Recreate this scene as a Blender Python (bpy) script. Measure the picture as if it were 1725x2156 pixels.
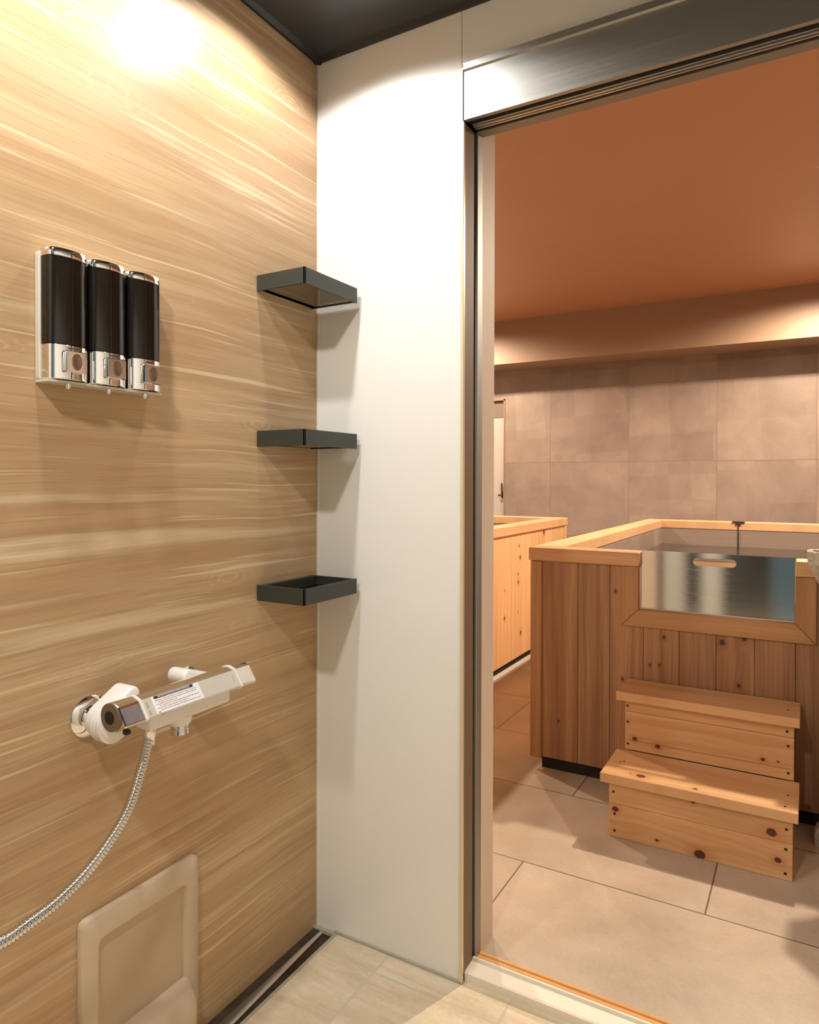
import bpy, bmesh, math, random
from mathutils import Vector, Matrix
random.seed(7)
PI = math.pi
S = bpy.context.scene
COL = S.collection
for o in list(bpy.data.objects):
    bpy.data.objects.remove(o, do_unlink=True)

# ---------------------------------------------------------------- camera
cam_d = bpy.data.cameras.new('camera')
cam = bpy.data.objects.new('camera', cam_d)
COL.objects.link(cam)
cam_d.sensor_fit = 'HORIZONTAL'
cam_d.sensor_width = 36.0
cam_d.lens = 1458.71 / 1725 * 36.0
cam_d.shift_y = (1022.04 - 1078) / 1725
cam_d.clip_start = 0.02
R_ = [[0.86554836, 0.50082153, 0.00195476], [-0.00574761, 0.00603037, 0.9999653], [0.50079237, -0.86552956, 0.0080981]]
m = Matrix(((R_[0][0], R_[1][0], R_[2][0], 1.09224), (R_[0][1], R_[1][1], R_[2][1], -1.41359), (R_[0][2], R_[1][2], R_[2][2], 1.14216), (0, 0, 0, 1)))
cam.matrix_world = m
S.camera = cam

# ---------------------------------------------------------------- exposure, world
S.view_settings.view_transform = 'Standard'
S.view_settings.look = 'None'
S.view_settings.gamma = 1
S.view_settings.use_curve_mapping = False
S.view_settings.exposure = 0.22
W = bpy.data.worlds.new('world')
S.world = W
W.use_nodes = True
W.node_tree.nodes['Background'].inputs[0].default_value = (0.9, 0.75, 0.6, 1)
W.node_tree.nodes['Background'].inputs[1].default_value = 0.02

# lamp table: (x, y, z, watts, colour, half cone degrees, blend, radius)
SHOWER_LAMPS = [(0.225, -0.30, 2.185, 13.5, (0.99, 0.98, 1.0), 76, 0.22, 0.028),
                (0.20, -0.81, 2.185, 24, (0.99, 0.98, 1.0), 76, 0.22, 0.028),
                (0.62, -1.55, 2.185, 66, (1.0, 0.98, 0.93), 76, 0.22, 0.06)]
BATH_LAMPS = [(1.15, 2.07, 2.47, 205, (1.0, 0.82, 0.64), 86, 0.6, 0.03),
              (1.17, 3.58, 2.47, 92, (1.0, 0.80, 0.61), 86, 0.6, 0.03),
              (-1.53, 1.97, 2.47, 118, (1.0, 0.80, 0.61), 86, 0.6, 0.03),
              (-1.53, 3.58, 2.47, 92, (1.0, 0.80, 0.61), 86, 0.6, 0.03)]

# ---------------------------------------------------------------- helpers
def lin(r, g, b):
    f = lambda c: (c / 255 / 12.92) if c / 255 <= 0.04045 else ((c / 255 + 0.055) / 1.055) ** 2.4
    return (f(r), f(g), f(b), 1)

class NT:
    def __init__(s, name):
        s.m = bpy.data.materials.new(name)
        s.m.use_nodes = True
        s.t = s.m.node_tree
        s.b = s.t.nodes['Principled BSDF']
    def n(s, typ, **kw):
        nd = s.t.nodes.new(typ)
        for k, v in kw.items():
            if k.startswith('i_'):
                nd.inputs[int(k[2:]) if k[2:].isdigit() else k[2:]].default_value = v
            else:
                setattr(nd, k, v)
        return nd
    def l(s, a, b):
        s.t.links.new(a, b)
    def val(s, v, sock):
        if isinstance(v, (int, float)):
            sock.default_value = v
        else:
            s.l(v, sock)
    def math(s, op, a, b=0.0, c=None):
        nd = s.n('ShaderNodeMath', operation=op)
        s.val(a, nd.inputs[0]); s.val(b, nd.inputs[1])
        if c is not None:
            s.val(c, nd.inputs[2])
        return nd.outputs[0]
    def pos(s):
        g = s.n('ShaderNodeNewGeometry')
        x = s.n('ShaderNodeSeparateXYZ')
        s.l(g.outputs['Position'], x.inputs[0])
        return g.outputs['Position'], x.outputs
    def comb(s, x, y, z):
        c = s.n('ShaderNodeCombineXYZ')
        for i, v in enumerate((x, y, z)):
            s.val(v, c.inputs[i])
        return c.outputs[0]
    def noise(s, vec, scale, detail=3, rough=0.5, dist=0.0):
        n = s.n('ShaderNodeTexNoise')
        n.inputs['Scale'].default_value = scale
        n.inputs['Detail'].default_value = detail
        n.inputs['Roughness'].default_value = rough
        n.inputs['Distortion'].default_value = dist
        s.l(vec, n.inputs['Vector'])
        return n.outputs['Fac']
    def ramp(s, fac, stops, interp='LINEAR'):
        r = s.n('ShaderNodeValToRGB')
        r.color_ramp.interpolation = interp
        e = r.color_ramp.elements
        while len(e) < len(stops):
            e.new(0.5)
        for el, (p, c) in zip(e, stops):
            el.position = p
            el.color = c if len(c) == 4 else (*c, 1)
        s.val(fac, r.inputs[0])
        return r.outputs[0]
    def mix(s, fac, a, b, mode='MIX'):
        nd = s.n('ShaderNodeMix', data_type='RGBA', blend_type=mode)
        s.val(fac, nd.inputs[0])
        for v, k in ((a, 6), (b, 7)):
            if isinstance(v, tuple):
                nd.inputs[k].default_value = v
            else:
                s.l(v, nd.inputs[k])
        return nd.outputs[2]
    def step(s, v, lo, hi):
        nd = s.n('ShaderNodeMapRange', interpolation_type='SMOOTHSTEP')
        s.val(v, nd.inputs[0]); s.val(lo, nd.inputs[1]); s.val(hi, nd.inputs[2])
        return nd.outputs[0]
    def col(s, c):
        s.l(c, s.b.inputs['Base Color']) if not isinstance(c, tuple) else setattr(s.b.inputs['Base Color'], 'default_value', c)
    def set(s, **kw):
        for k, v in kw.items():
            s.b.inputs[k.replace('_', ' ')].default_value = v
    def bump(s, h, strength=0.2, dist=0.01):
        b = s.n('ShaderNodeBump')
        b.inputs['Strength'].default_value = strength
        b.inputs['Distance'].default_value = dist
        s.l(h, b.inputs['Height'])
        s.l(b.outputs[0], s.b.inputs['Normal'])

def plain(name, c, rough=0.5, metal=0.0, noise=0.04, scale=30, coat=0.0, spec=0.5, bump=0.0):
    t = NT(name)
    p, _ = t.pos()
    n = t.noise(p, scale, 3)
    k = tuple(max(0, v * (1 - noise * 2)) for v in c[:3]) + (1,)
    t.col(t.ramp(n, [(0.3, k), (0.7, c)]))
    t.set(Roughness=rough, Metallic=metal)
    t.b.inputs['Specular IOR Level'].default_value = spec
    t.b.inputs['Coat Weight'].default_value = coat
    if bump:
        t.bump(n, bump, 0.002)
    return t.m

def laminate():
    t = NT('oak_laminate')
    p, x = t.pos()
    # grain runs along Y, very slightly wandering in Z
    wob = t.noise(t.comb(0.0, t.math('MULTIPLY', x[1], 1.6), t.math('MULTIPLY', x[2], 2.2)), 1.0, 2)
    z = t.math('ADD', x[2], t.math('MULTIPLY', t.math('SUBTRACT', wob, 0.5), 0.035))
    fine = t.noise(t.comb(0.0, t.math('MULTIPLY', x[1], 3.2), t.math('MULTIPLY', z, 330.0)), 1.0, 4, 0.6)
    mid = t.noise(t.comb(0.3, t.math('MULTIPLY', x[1], 2.0), t.math('MULTIPLY', z, 40.0)), 1.0, 4, 0.6)
    big = t.noise(t.comb(0.7, t.math('MULTIPLY', x[1], 0.8), t.math('MULTIPLY', z, 7.0)), 1.0, 3, 0.55)
    c = t.ramp(big, [(0.25, lin(174, 142, 105)), (0.5, lin(189, 158, 119)), (0.75, lin(203, 174, 136))])
    c = t.mix(t.math('MULTIPLY', t.step(mid, 0.44, 0.64), 0.42), c, lin(162, 126, 88))
    c = t.mix(t.math('MULTIPLY', t.step(fine, 0.5, 0.66), 0.42), c, lin(158, 122, 84))
    # pale broad streaks
    st = t.noise(t.comb(5.3, t.math('MULTIPLY', x[1], 0.55), t.math('MULTIPLY', z, 17.0)), 1.0, 4, 0.6)
    c = t.mix(t.math('MULTIPLY', t.step(st, 0.58, 0.74), 0.5), c, lin(234, 214, 180))
    st2 = t.noise(t.comb(9.1, t.math('MULTIPLY', x[1], 1.5), t.math('MULTIPLY', z, 110.0)), 1.0, 4, 0.6)
    c = t.mix(t.math('MULTIPLY', t.step(st2, 0.58, 0.66), 0.5), c, lin(234, 212, 176))
    # cathedral swirls
    sw = t.n('ShaderNodeTexVoronoi', feature='F1')
    sw.inputs['Scale'].default_value = 1.0
    t.l(t.comb(2.0, t.math('MULTIPLY', x[1], 3.0), t.math('MULTIPLY', z, 9.0)), sw.inputs['Vector'])
    d = sw.outputs['Distance']
    ring = t.math('SINE', t.math('MULTIPLY', t.math('ADD', d, t.math('MULTIPLY', mid, 0.25)), 95.0))
    near = t.math('SUBTRACT', 1.0, t.step(d, 0.05, 0.28))
    c = t.mix(t.math('MULTIPLY', t.math('MULTIPLY', t.step(ring, 0.3, 1.0), near), 0.22), c, lin(234, 212, 176))
    t.col(c)
    t.set(Roughness=0.34)
    t.b.inputs['Specular IOR Level'].default_value = 0.3
    t.bump(fine, 0.03, 0.001)
    return t.m

def wood(name, light, dark, axis, across, knots=(), rough=0.45, scale=1.0, red=lin(150, 85, 45), seed=0.0, board=True):
    """softwood boards: grain along axis, bands across; knots = (point, radius) on the boards"""
    t = NT(name)
    p, x = t.pos()
    ai = 'xyz'.index(axis); ci = 'xyz'.index(across)
    g = t.n('ShaderNodeNewGeometry')
    rnd = t.math('MULTIPLY', g.outputs['Random Per Island'], 37.0) if board else 0.0
    a = t.math('ADD', x[ai], rnd)
    cr = x[ci]
    # knots bend the grain
    bend = None
    marks = None
    halo = None
    for (k, r) in knots:
        v = t.n('ShaderNodeVectorMath', operation='SUBTRACT')
        t.l(p, v.inputs[0]); v.inputs[1].default_value = k
        sc = [1.0, 1.0, 1.0]; sc[ai] = 0.8
        v2 = t.n('ShaderNodeVectorMath', operation='MULTIPLY')
        t.l(v.outputs[0], v2.inputs[0]); v2.inputs[1].default_value = sc
        ln = t.n('ShaderNodeVectorMath', operation='LENGTH')
        t.l(v2.outputs[0], ln.inputs[0])
        d = t.math('ADD', ln.outputs['Value'], t.math('MULTIPLY', t.math('SUBTRACT', t.noise(p, 220, 2), 0.5), r * 0.5))
        mk = t.math('SUBTRACT', 1.0, t.step(d, r * 0.75, r * 1.05))
        hl = t.math('SUBTRACT', 1.0, t.step(d, r * 0.9, r * 3.2))
        bd = t.math('MULTIPLY', t.math('EXPONENT', t.math('MULTIPLY', ln.outputs['Value'], -1.0 / (r * 3.0))), r * 2.2)
        marks = mk if marks is None else t.math('MAXIMUM', marks, mk)
        halo = hl if halo is None else t.math('MAXIMUM', halo, hl)
        bend = bd if bend is None else t.math('ADD', bend, bd)
    if bend is not None:
        cr = t.math('ADD', cr, bend)
    oth = t.math('MULTIPLY', x[3 - ai - ci], 8.0)
    warp = t.noise(t.comb(seed, t.math('MULTIPLY', a, 1.7), t.math('MULTIPLY', cr, 5.0)), 1.0, 2)
    cr = t.math('ADD', cr, t.math('MULTIPLY', t.math('SUBTRACT', warp, 0.5), 0.022))
    rings = t.noise(t.comb(oth, t.math('MULTIPLY', a, 0.9), t.math('MULTIPLY', cr, 34.0 * scale)), 1.0, 3, 0.55)
    fib = t.noise(t.comb(oth, t.math('MULTIPLY', a, 7.0), t.math('MULTIPLY', cr, 330.0)), 1.0, 3, 0.6)
    arch = t.math('SINE', t.math('MULTIPLY', t.math('ADD', cr, t.math('MULTIPLY', warp, 0.10)), 420.0 * scale))
    c = t.ramp(rings, [(0.3, dark), (0.62, light)])
    c = t.mix(t.math('MULTIPLY', t.step(arch, 0.2, 1.0), 0.16), c, red)
    c = t.mix(t.math('MULTIPLY', t.step(fib, 0.5, 0.75), 0.22), c, red)
    if board:
        tone = t.ramp(g.outputs['Random Per Island'], [(0.0, (0.86, 0.84, 0.80)), (0.5, (1, 0.97, 0.93)), (1.0, (1.06, 1.02, 0.98))])
        c = t.mix(1.0, c, tone, 'MULTIPLY')
    if marks is not None:
        c = t.mix(t.math('MULTIPLY', halo, 0.45), c, red)
        c = t.mix(t.math('MULTIPLY', marks, 0.93), c, lin(62, 26, 16))
    t.col(c)
    t.set(Roughness=rough)
    t.bump(fib, 0.05, 0.001)
    return t.m

def tiles(name, light, dark, ua, va, u0, v0, du, dv, shift, gw, grout, rough, contrast=0.1, streak=None, nscale=3.0, spec=0.5, fields=False):
    t = NT(name)
    p, x = t.pos()
    u = x['xyz'.index(ua)]; v = x['xyz'.index(va)]
    vv = t.math('DIVIDE', t.math('SUBTRACT', v, v0), dv)
    row = t.math('FLOOR', vv)
    par = t.math('MODULO', t.math('ADD', row, 40.0), 2.0)
    uu = t.math('DIVIDE', t.math('ADD', t.math('SUBTRACT', u, u0), t.math('MULTIPLY', par, shift)), du)
    ci = t.math('FLOOR', uu)
    fu = t.math('FRACT', uu); fv = t.math('FRACT', vv)
    eu = t.math('MULTIPLY', t.math('MINIMUM', fu, t.math('SUBTRACT', 1.0, fu)), du)
    ev = t.math('MULTIPLY', t.math('MINIMUM', fv, t.math('SUBTRACT', 1.0, fv)), dv)
    e = t.math('MINIMUM', eu, ev)
    seam = t.math('SUBTRACT', 1.0, t.step(e, gw * 0.35, gw * 0.65))
    wn = t.n('ShaderNodeTexWhiteNoise', noise_dimensions='2D')
    t.l(t.comb(ci, row, 0.0), wn.inputs['Vector'])
    cell = wn.outputs['Value']
    off = t.math('MULTIPLY', cell, 9.0)
    pv = t.comb(t.math('ADD', u, off), t.math('ADD', v, t.math('MULTIPLY', off, 1.7)), 0.0)
    if streak:
        pv2 = t.comb(t.math('MULTIPLY', t.math('ADD', u, off), streak[0]), t.math('MULTIPLY', v, streak[1]), off)
        n = t.noise(pv2, 1.0, 5, 0.6, 0.6)
    else:
        n = t.noise(pv, nscale, 6, 0.62, 0.3)
    c = t.ramp(n, [(0.28, dark), (0.72, light)])
    if fields:   # large cloudy overlapping rectangles of the porcelain
        for (ka, kb, oa, lo_) in ((2.3, 3.1, 1.3, 0.88), (3.7, 1.9, 4.1, 0.92)):
            w2 = t.n('ShaderNodeTexWhiteNoise', noise_dimensions='3D')
            t.l(t.comb(t.math('FLOOR', t.math('ADD', t.math('MULTIPLY', t.math('ADD', u, t.math('MULTIPLY', v, 0.05)), ka), t.math('MULTIPLY', off, oa))), t.math('FLOOR', t.math('ADD', t.math('MULTIPLY', t.math('ADD', v, t.math('MULTIPLY', u, -0.04)), kb), t.math('MULTIPLY', off, oa * 1.3))), cell), w2.inputs['Vector'])
            c = t.mix(1.0, c, t.ramp(w2.outputs['Value'], [(0.0, (lo_,) * 3), (1.0, (1.03,) * 3)]), 'MULTIPLY')
    fine = t.noise(pv, 90.0, 4, 0.7)
    c = t.mix(1.0, c, t.ramp(fine, [(0.25, (0.9, 0.9, 0.9)), (0.75, (1.06, 1.06, 1.06))]), 'MULTIPLY')
    vr = contrast
    c = t.mix(1.0, c, t.ramp(cell, [(0.0, (1 - vr, 1 - vr, 1 - vr)), (1.0, (1 + vr * 0.4,) * 3)]), 'MULTIPLY')
    c = t.mix(seam, c, grout)
    t.col(c)
    t.set(Roughness=rough)
    t.b.inputs['Specular IOR Level'].default_value = spec
    h = t.math('SUBTRACT', t.math('MULTIPLY', fine, 0.3), seam)
    t.bump(h, 0.12, 0.002)
    return t.m

def brushed(name, c, rough, axis, amt=0.25, metal=1.0):
    t = NT(name)
    p, x = t.pos()
    sc = [700.0, 700.0, 700.0]; sc['xyz'.index(axis)] = 2.0
    n = t.noise(t.comb(*[t.math('MULTIPLY', x[i], sc[i]) for i in range(3)]), 1.0, 3, 0.6)
    t.col(t.ramp(n, [(0.2, tuple(v * (1 - amt) for v in c[:3]) + (1,)), (0.8, c)]))
    t.set(Metallic=metal)
    t.l(t.ramp(n, [(0.2, (rough * 0.8,) * 3), (0.8, (rough * 1.2,) * 3)]), t.b.inputs['Roughness'])
    t.bump(n, 0.05, 0.0006)
    return t.m

class MB:
    def __init__(s):
        s.bm = bmesh.new()
    def box(s, x0, x1, y0, y1, z0, z1, bev=0.0, seg=2):
        b = bmesh.new()
        r = bmesh.ops.create_cube(b, size=1.0)
        for v in b.verts:
            v.co = Vector(((x0 + x1) / 2 + v.co.x * (x1 - x0), (y0 + y1) / 2 + v.co.y * (y1 - y0), (z0 + z1) / 2 + v.co.z * (z1 - z0)))
        if bev:
            bmesh.ops.bevel(b, geom=list(b.edges), offset=bev, segments=seg, affect='EDGES', profile=0.5)
        s.add(b)
        return s
    def add(s, b):
        me = bpy.data.meshes.new('tmp')
        b.to_mesh(me); b.free()
        s.bm.from_mesh(me)
        bpy.data.meshes.remove(me)
    def prism(s, pts, axis, a, b, bev=0.0, seg=2, bev_caps=True, keep=None):
        """pts = 2D outline in the two other axes (in xyz order), extruded along axis from a to b"""
        q = bmesh.new()
        def P(u, v, w):
            return {'x': (w, u, v), 'y': (u, w, v), 'z': (u, v, w)}[axis]
        lo = [q.verts.new(P(u, v, a)) for u, v in pts]
        hi = [q.verts.new(P(u, v, b)) for u, v in pts]
        n = len(pts)
        q.faces.new(lo); q.faces.new(hi[::-1])
        for i in range(n):
            q.faces.new((lo[i], hi[i], hi[(i + 1) % n], lo[(i + 1) % n]))
        bmesh.ops.recalc_face_normals(q, faces=q.faces)
        if bev:
            es = [e for e in q.edges if abs(e.calc_length()) > 0] if bev_caps else [e for e in q.edges if (e.verts[0] in lo) != (e.verts[1] in lo)]
            if bev_caps:   # only rims of the two caps
                es = [e for e in q.edges if (e.verts[0] in lo) == (e.verts[1] in lo)]
            if keep:
                es = [e for e in es if keep((e.verts[0].co + e.verts[1].co) / 2)]
            bmesh.ops.bevel(q, geom=es, offset=bev, segments=seg, affect='EDGES', profile=0.5)
        s.add(q)
        return s
    def lathe(s, prof, origin, axis=(0, 0, 1), n=32):
        """prof = (radius, height) pairs along axis"""
        q = bmesh.new()
        ax = Vector(axis).normalized()
        u = ax.orthogonal().normalized(); w = ax.cross(u)
        o = Vector(origin)
        rings = []
        for r, h in prof:
            if r < 1e-6:
                rings.append([q.verts.new(o + ax * h)])
            else:
                rings.append([q.verts.new(o + ax * h + (u * math.cos(2 * PI * i / n) + w * math.sin(2 * PI * i / n)) * r) for i in range(n)])
        for A, B in zip(rings, rings[1:]):
            for i in range(n):
                j = (i + 1) % n
                if len(A) == 1 and len(B) > 1:
                    q.faces.new((A[0], B[i], B[j]))
                elif len(B) == 1 and len(A) > 1:
                    q.faces.new((A[i], A[j], B[0]))
                elif len(A) > 1:
                    q.faces.new((A[i], A[j], B[j], B[i]))
        if len(rings[0]) > 1:
            q.faces.new(rings[0][::-1])
        if len(rings[-1]) > 1:
            q.faces.new(rings[-1])
        bmesh.ops.recalc_face_normals(q, faces=q.faces)
        s.add(q)
        return s
    def tube(s, pts, rad, n=16, caps=True):
        """rad is a number or a list"""
        q = bmesh.new()
        pts = [Vector(p) for p in pts]
        rad = [rad] * len(pts) if isinstance(rad, (int, float)) else rad
        up = None; rings = []
        for i, p in enumerate(pts):
            d = (pts[min(i + 1, len(pts) - 1)] - pts[max(i - 1, 0)]).normalized()
            if up is None:
                up = d.orthogonal().normalized()
            up = (up - d * up.dot(d)).normalized()
            w = d.cross(up)
            rings.append([q.verts.new(p + (up * math.cos(2 * PI * k / n) + w * math.sin(2 * PI * k / n)) * rad[i]) for k in range(n)])
        for A, B in zip(rings, rings[1:]):
            for i in range(n):
                j = (i + 1) % n
                q.faces.new((A[i], A[j], B[j], B[i]))
        if caps:
            q.faces.new(rings[0][::-1]); q.faces.new(rings[-1])
        bmesh.ops.recalc_face_normals(q, faces=q.faces)
        s.add(q)
        return s
    def build(s, name, mat, parent=None, smooth=False, angle=35):
        me = bpy.data.meshes.new(name)
        bmesh.ops.remove_doubles(s.bm, verts=s.bm.verts, dist=1e-6)
        if parent is not None:
            o0 = parent['_base'] if '_base' in parent else (0, 0, 0)
            off = Vector(o0)
            for v in s.bm.verts:
                v.co -= off
        s.bm.to_mesh(me); s.bm.free()
        me.materials.append(mat)
        if smooth:
            for p in me.polygons:
                p.use_smooth = True
            me.set_sharp_from_angle(angle=math.radians(angle))
        o = bpy.data.objects.new(name, me)
        COL.objects.link(o)
        if parent is not None:
            o.parent = parent
            o['_base'] = o0
        return o

def thing(name, label, cat, loc, group=None, kind=None):
    o = bpy.data.objects.new(name, None)
    o.empty_display_size = 0.05
    COL.objects.link(o)
    o.location = loc
    o['_base'] = tuple(loc)
    if label: o['label'] = label
    if cat: o['category'] = cat
    if group: o['group'] = group
    if kind: o['kind'] = kind
    return o

def tag(o, label, cat, group=None, kind=None):
    o['label'] = label
    if cat: o['category'] = cat
    if group: o['group'] = group
    if kind: o['kind'] = kind
    return o

def struct(o, label=None):
    o['kind'] = 'structure'
    if label: o['label'] = label
    return o

def rrect(x0, x1, z0, z1, r, n=5):
    pts = []
    for cx, cz, a0 in ((x1 - r, z1 - r, 0), (x0 + r, z1 - r, 90), (x0 + r, z0 + r, 180), (x1 - r, z0 + r, 270)):
        for k in range(n + 1):
            a = math.radians(a0 + 90 * k / n)
            pts.append((cx + r * math.cos(a), cz + r * math.sin(a)))
    return pts

# ---------------------------------------------------------------- materials
M_LAM = laminate()
M_WHITE = plain('white_gloss_panel', lin(234, 231, 222), 0.10, noise=0.006, scale=4, spec=0.5, bump=0.01)
M_CEIL = plain('black_ceiling_panel', lin(40, 45, 47), 0.32, noise=0.02, scale=3)
M_CEILTRIM = plain('black_ceiling_trim', lin(18, 19, 20), 0.5, noise=0.02)
M_SILL_WHITE = plain('white_plaster', lin(222, 205, 188), 0.6, noise=0.02, scale=6)
M_BATHCEIL = plain('warm_lit_ceiling', lin(196, 146, 110), 0.35, noise=0.015, scale=2)  # pale ceiling tinted peach to carry the warm bounce light
M_BATHBEAM = plain('beige_painted_beam', lin(164, 136, 112), 0.5, noise=0.015, scale=2)
M_FARTILE = tiles('grey_beige_wall_tile', lin(178, 160, 146), lin(146, 128, 116), 'x', 'z', 0.457, 1.297, 0.675, 0.638, 0.0, 0.005, lin(140, 120, 106), 0.5, 0.12, None, 2.6, 0.4, True)
M_SIDETILE = tiles('grey_beige_side_tile', lin(178, 160, 146), lin(146, 128, 116), 'y', 'z', 0.457, 1.297, 0.675, 0.638, 0.0, 0.005, lin(140, 120, 106), 0.5, 0.12, None, 2.6, 0.4, True)
M_BATHFLOOR = tiles('grey_stone_floor_tile', lin(204, 188, 166), lin(170, 154, 134), 'x', 'y', 0.355, 0.545 - 0.495 * 1, 1.008, 0.4965, -0.504, 0.004, lin(96, 80, 68), 0.42, 0.06, None, 3.0, 0.4)
M_SHFLOOR = tiles('travertine_vinyl_floor', lin(236, 222, 194), lin(208, 186, 152), 'x', 'y', 0.2225, -0.071, 0.308, 0.308, 0.0, 0.006, lin(204, 196, 170), 0.35, 0.05, (5.0, 26.0), 3.0, 0.5)
M_STEEL = brushed('brushed_stainless_header', (0.54, 0.53, 0.48, 1), 0.50, 'x', 0.2)
M_STEELF = brushed('satin_aluminium', (0.66, 0.64, 0.60, 1), 0.34, 'x', 0.1)
M_STEELZ = brushed('satin_aluminium_upright', (0.40, 0.39, 0.36, 1), 0.55, 'z', 0.1)
M_CHROME = plain('chrome', (0.86, 0.85, 0.83, 1), 0.06, 1.0, noise=0.01)
M_CHROME2 = plain('dull_chrome', (0.72, 0.71, 0.68, 1), 0.18, 1.0, noise=0.05)
M_VOID = plain('shadow_gap_black', lin(22, 15, 10), 0.8, noise=0.02)
M_FRAME_TAN = plain('champagne_frame_edge', lin(222, 205, 172), 0.35, 0.2, noise=0.02)
M_FRAME_BR = plain('bronze_frame_reveal', lin(124, 100, 76), 0.6, 0.0, noise=0.03)
M_SHELF = plain('matt_black_aluminium', lin(52, 55, 48), 0.36, 0.0, noise=0.03, scale=80, spec=0.5)
M_SHELF_IN = plain('black_shelf_inside', lin(14, 12, 10), 0.15, noise=0.02, spec=0.5)
M_SHELF_UND = plain('glossy_black_underside', (0.30, 0.29, 0.26, 1), 0.07, 0.9, noise=0.02, spec=1.0)
M_SHELF_UND.node_tree.nodes['Principled BSDF'].inputs['IOR'].default_value = 2.2
M_WPLAST = plain('white_plastic', lin(238, 232, 222), 0.3, noise=0.01)
M_BEIGEPL = plain('beige_plastic', lin(206, 184, 156), 0.38, noise=0.02, bump=0.02)
M_BEIGEPL2 = plain('beige_plastic_recess', lin(196, 172, 142), 0.42, noise=0.02)
M_GREYPL = plain('pale_grey_backplate', lin(214, 206, 188), 0.35, noise=0.02)
M_BLACK = plain('black_rubber', lin(18, 14, 12), 0.5, noise=0.02)
M_PAPER = plain('white_sticker', lin(242, 240, 236), 0.5, noise=0.01)
M_INK = plain('sticker_ink', lin(40, 38, 36), 0.6, noise=0.02)
M_REDINK = plain('sticker_red_ink', lin(190, 120, 105), 0.6, noise=0.02)
M_DRAIN_D = plain('dark_toned_steel', (0.16, 0.14, 0.11, 1), 0.25, 0.7, noise=0.25, scale=40)
M_DRAIN_L = plain('bright_steel_edge', (0.75, 0.68, 0.60, 1), 0.35, 0.8, noise=0.05)
M_DRAIN_B = plain('brown_wet_channel', lin(74, 58, 44), 0.25, 0.2, noise=0.25, scale=45)
M_DRAIN_G = plain('grey_sealant', lin(176, 172, 152), 0.5, noise=0.05)
M_SILLM = plain('cream_anodised_sill', lin(236, 228, 208), 0.42, 0.15, noise=0.02)
M_WOODSILL = wood('orange_wood_threshold', lin(236, 186, 120), lin(206, 152, 88), 'x', 'y', rough=0.3, board=False)
M_DOORPAINT = plain('pale_grey_door_paint', lin(206, 198, 188), 0.45, noise=0.01)
M_DOORDARK = plain('grey_transom', lin(140, 124, 108), 0.5, noise=0.03)
M_STONE = plain('rough_granite', lin(186, 178, 160), 0.85, noise=0.14, scale=60, bump=0.6)
def smoked():
    t = NT('smoked_acrylic')
    p, x = t.pos()
    n = t.noise(p, 160, 2)
    t.col(t.ramp(n, [(0.68, lin(34, 28, 22)), (0.80, lin(60, 54, 40))]))
    t.set(Roughness=0.07)
    t.b.inputs['Transmission Weight'].default_value = 0.35
    t.b.inputs['IOR'].default_value = 1.5
    return t.m
M_SMOKE = smoked()
M_SOAP = plain('dark_liquid_soap', lin(66, 56, 46), 0.3, noise=0.05)
def water_mat():
    t = NT('bath_water')
    p, x = t.pos()
    t.b.inputs['Transmission Weight'].default_value = 1.0
    t.set(Roughness=0.02, IOR=1.33)
    t.col((0.95, 0.97, 0.96, 1))
    t.bump(t.noise(t.comb(t.math('MULTIPLY', x[0], 3.0), t.math('MULTIPLY', x[1], 6.0), 0.0), 1.0, 2), 0.03, 0.01)
    return t.m
M_WATER = water_mat()

K_TUB = [((0.637, 1.219, 0.573), .006), ((0.83, 1.219, 0.577), .0095), ((0.90, 1.219, 0.601), .0095), ((0.883, 1.219, 0.434), .006), ((0.588, 1.219, 0.466), .004), ((0.622, 1.219, 0.47), .004), ((0.463, 1.219, 0.726), .005), ((0.49, 1.219, 0.40), .005), ((0.245, 1.219, 0.20), .004)]
K_T2 = [((-0.457, 2.614, 0.737), .007), ((-0.457, 2.634, 0.664), .011), ((-0.457, 2.598, 0.564), .007), ((-0.457, 2.601, 0.515), .010), ((-0.457, 2.386, 0.493), .005), ((-0.457, 2.598, 0.329), .005), ((-0.457, 2.383, 0.33), .009), ((-0.457, 2.644, 0.195), .012), ((-0.457, 3.071, 0.793), .016)]
M_BOARDS = wood('cedar_boards_shade_toned', lin(172, 130, 92), lin(134, 94, 62), 'z', 'x', K_TUB, red=lin(112, 68, 38))  # boards darker than the rim wood, carrying the shade of the tub front
M_BOARDS2 = wood('cypress_side_boards', lin(232, 194, 148), lin(218, 174, 126), 'z', 'y', K_T2, red=lin(196, 140, 84))
M_FRAMEH = wood('cedar_trim_horizontal', lin(182, 138, 92), lin(158, 114, 72), 'x', 'z', red=lin(146, 92, 50), board=False, seed=3.0)
M_FRAMEV = wood('cedar_trim_vertical', lin(178, 132, 88), lin(152, 108, 68), 'z', 'x', red=lin(146, 92, 50), board=False, seed=6.0)
M_CAPX = wood('cypress_rim_crosswise', lin(230, 188, 142), lin(214, 168, 120), 'x', 'y', red=lin(188, 134, 88), board=False, seed=1.0)
M_CAPY = wood('cypress_rim_lengthwise', lin(230, 188, 142), lin(214, 168, 120), 'y', 'x', red=lin(188, 134, 88), board=False, seed=2.0)
K_LOW = [((0.558, 0.829, 0.09), .0095), ((0.81, 0.829, 0.013), .0145), ((1.018, 0.829, 0.053), .0085), ((1.001, 0.829, 0.129), .0125), ((0.79, 0.829, 0.168), .006), ((0.686, 0.829, 0.023), .0045)]
K_UP = [((0.571, 1.049, 0.247), .0075), ((0.647, 1.049, 0.234), .0075), ((0.967, 1.049, 0.256), .006), ((1.01, 1.049, 0.257), .003)]
K_TL = [((0.633, 0.848, 0.205), .013), ((0.795, 0.837, 0.205), .006), ((0.60, 0.85, .205), .003), ((0.55, 0.93, 0.205), .003)]
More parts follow.
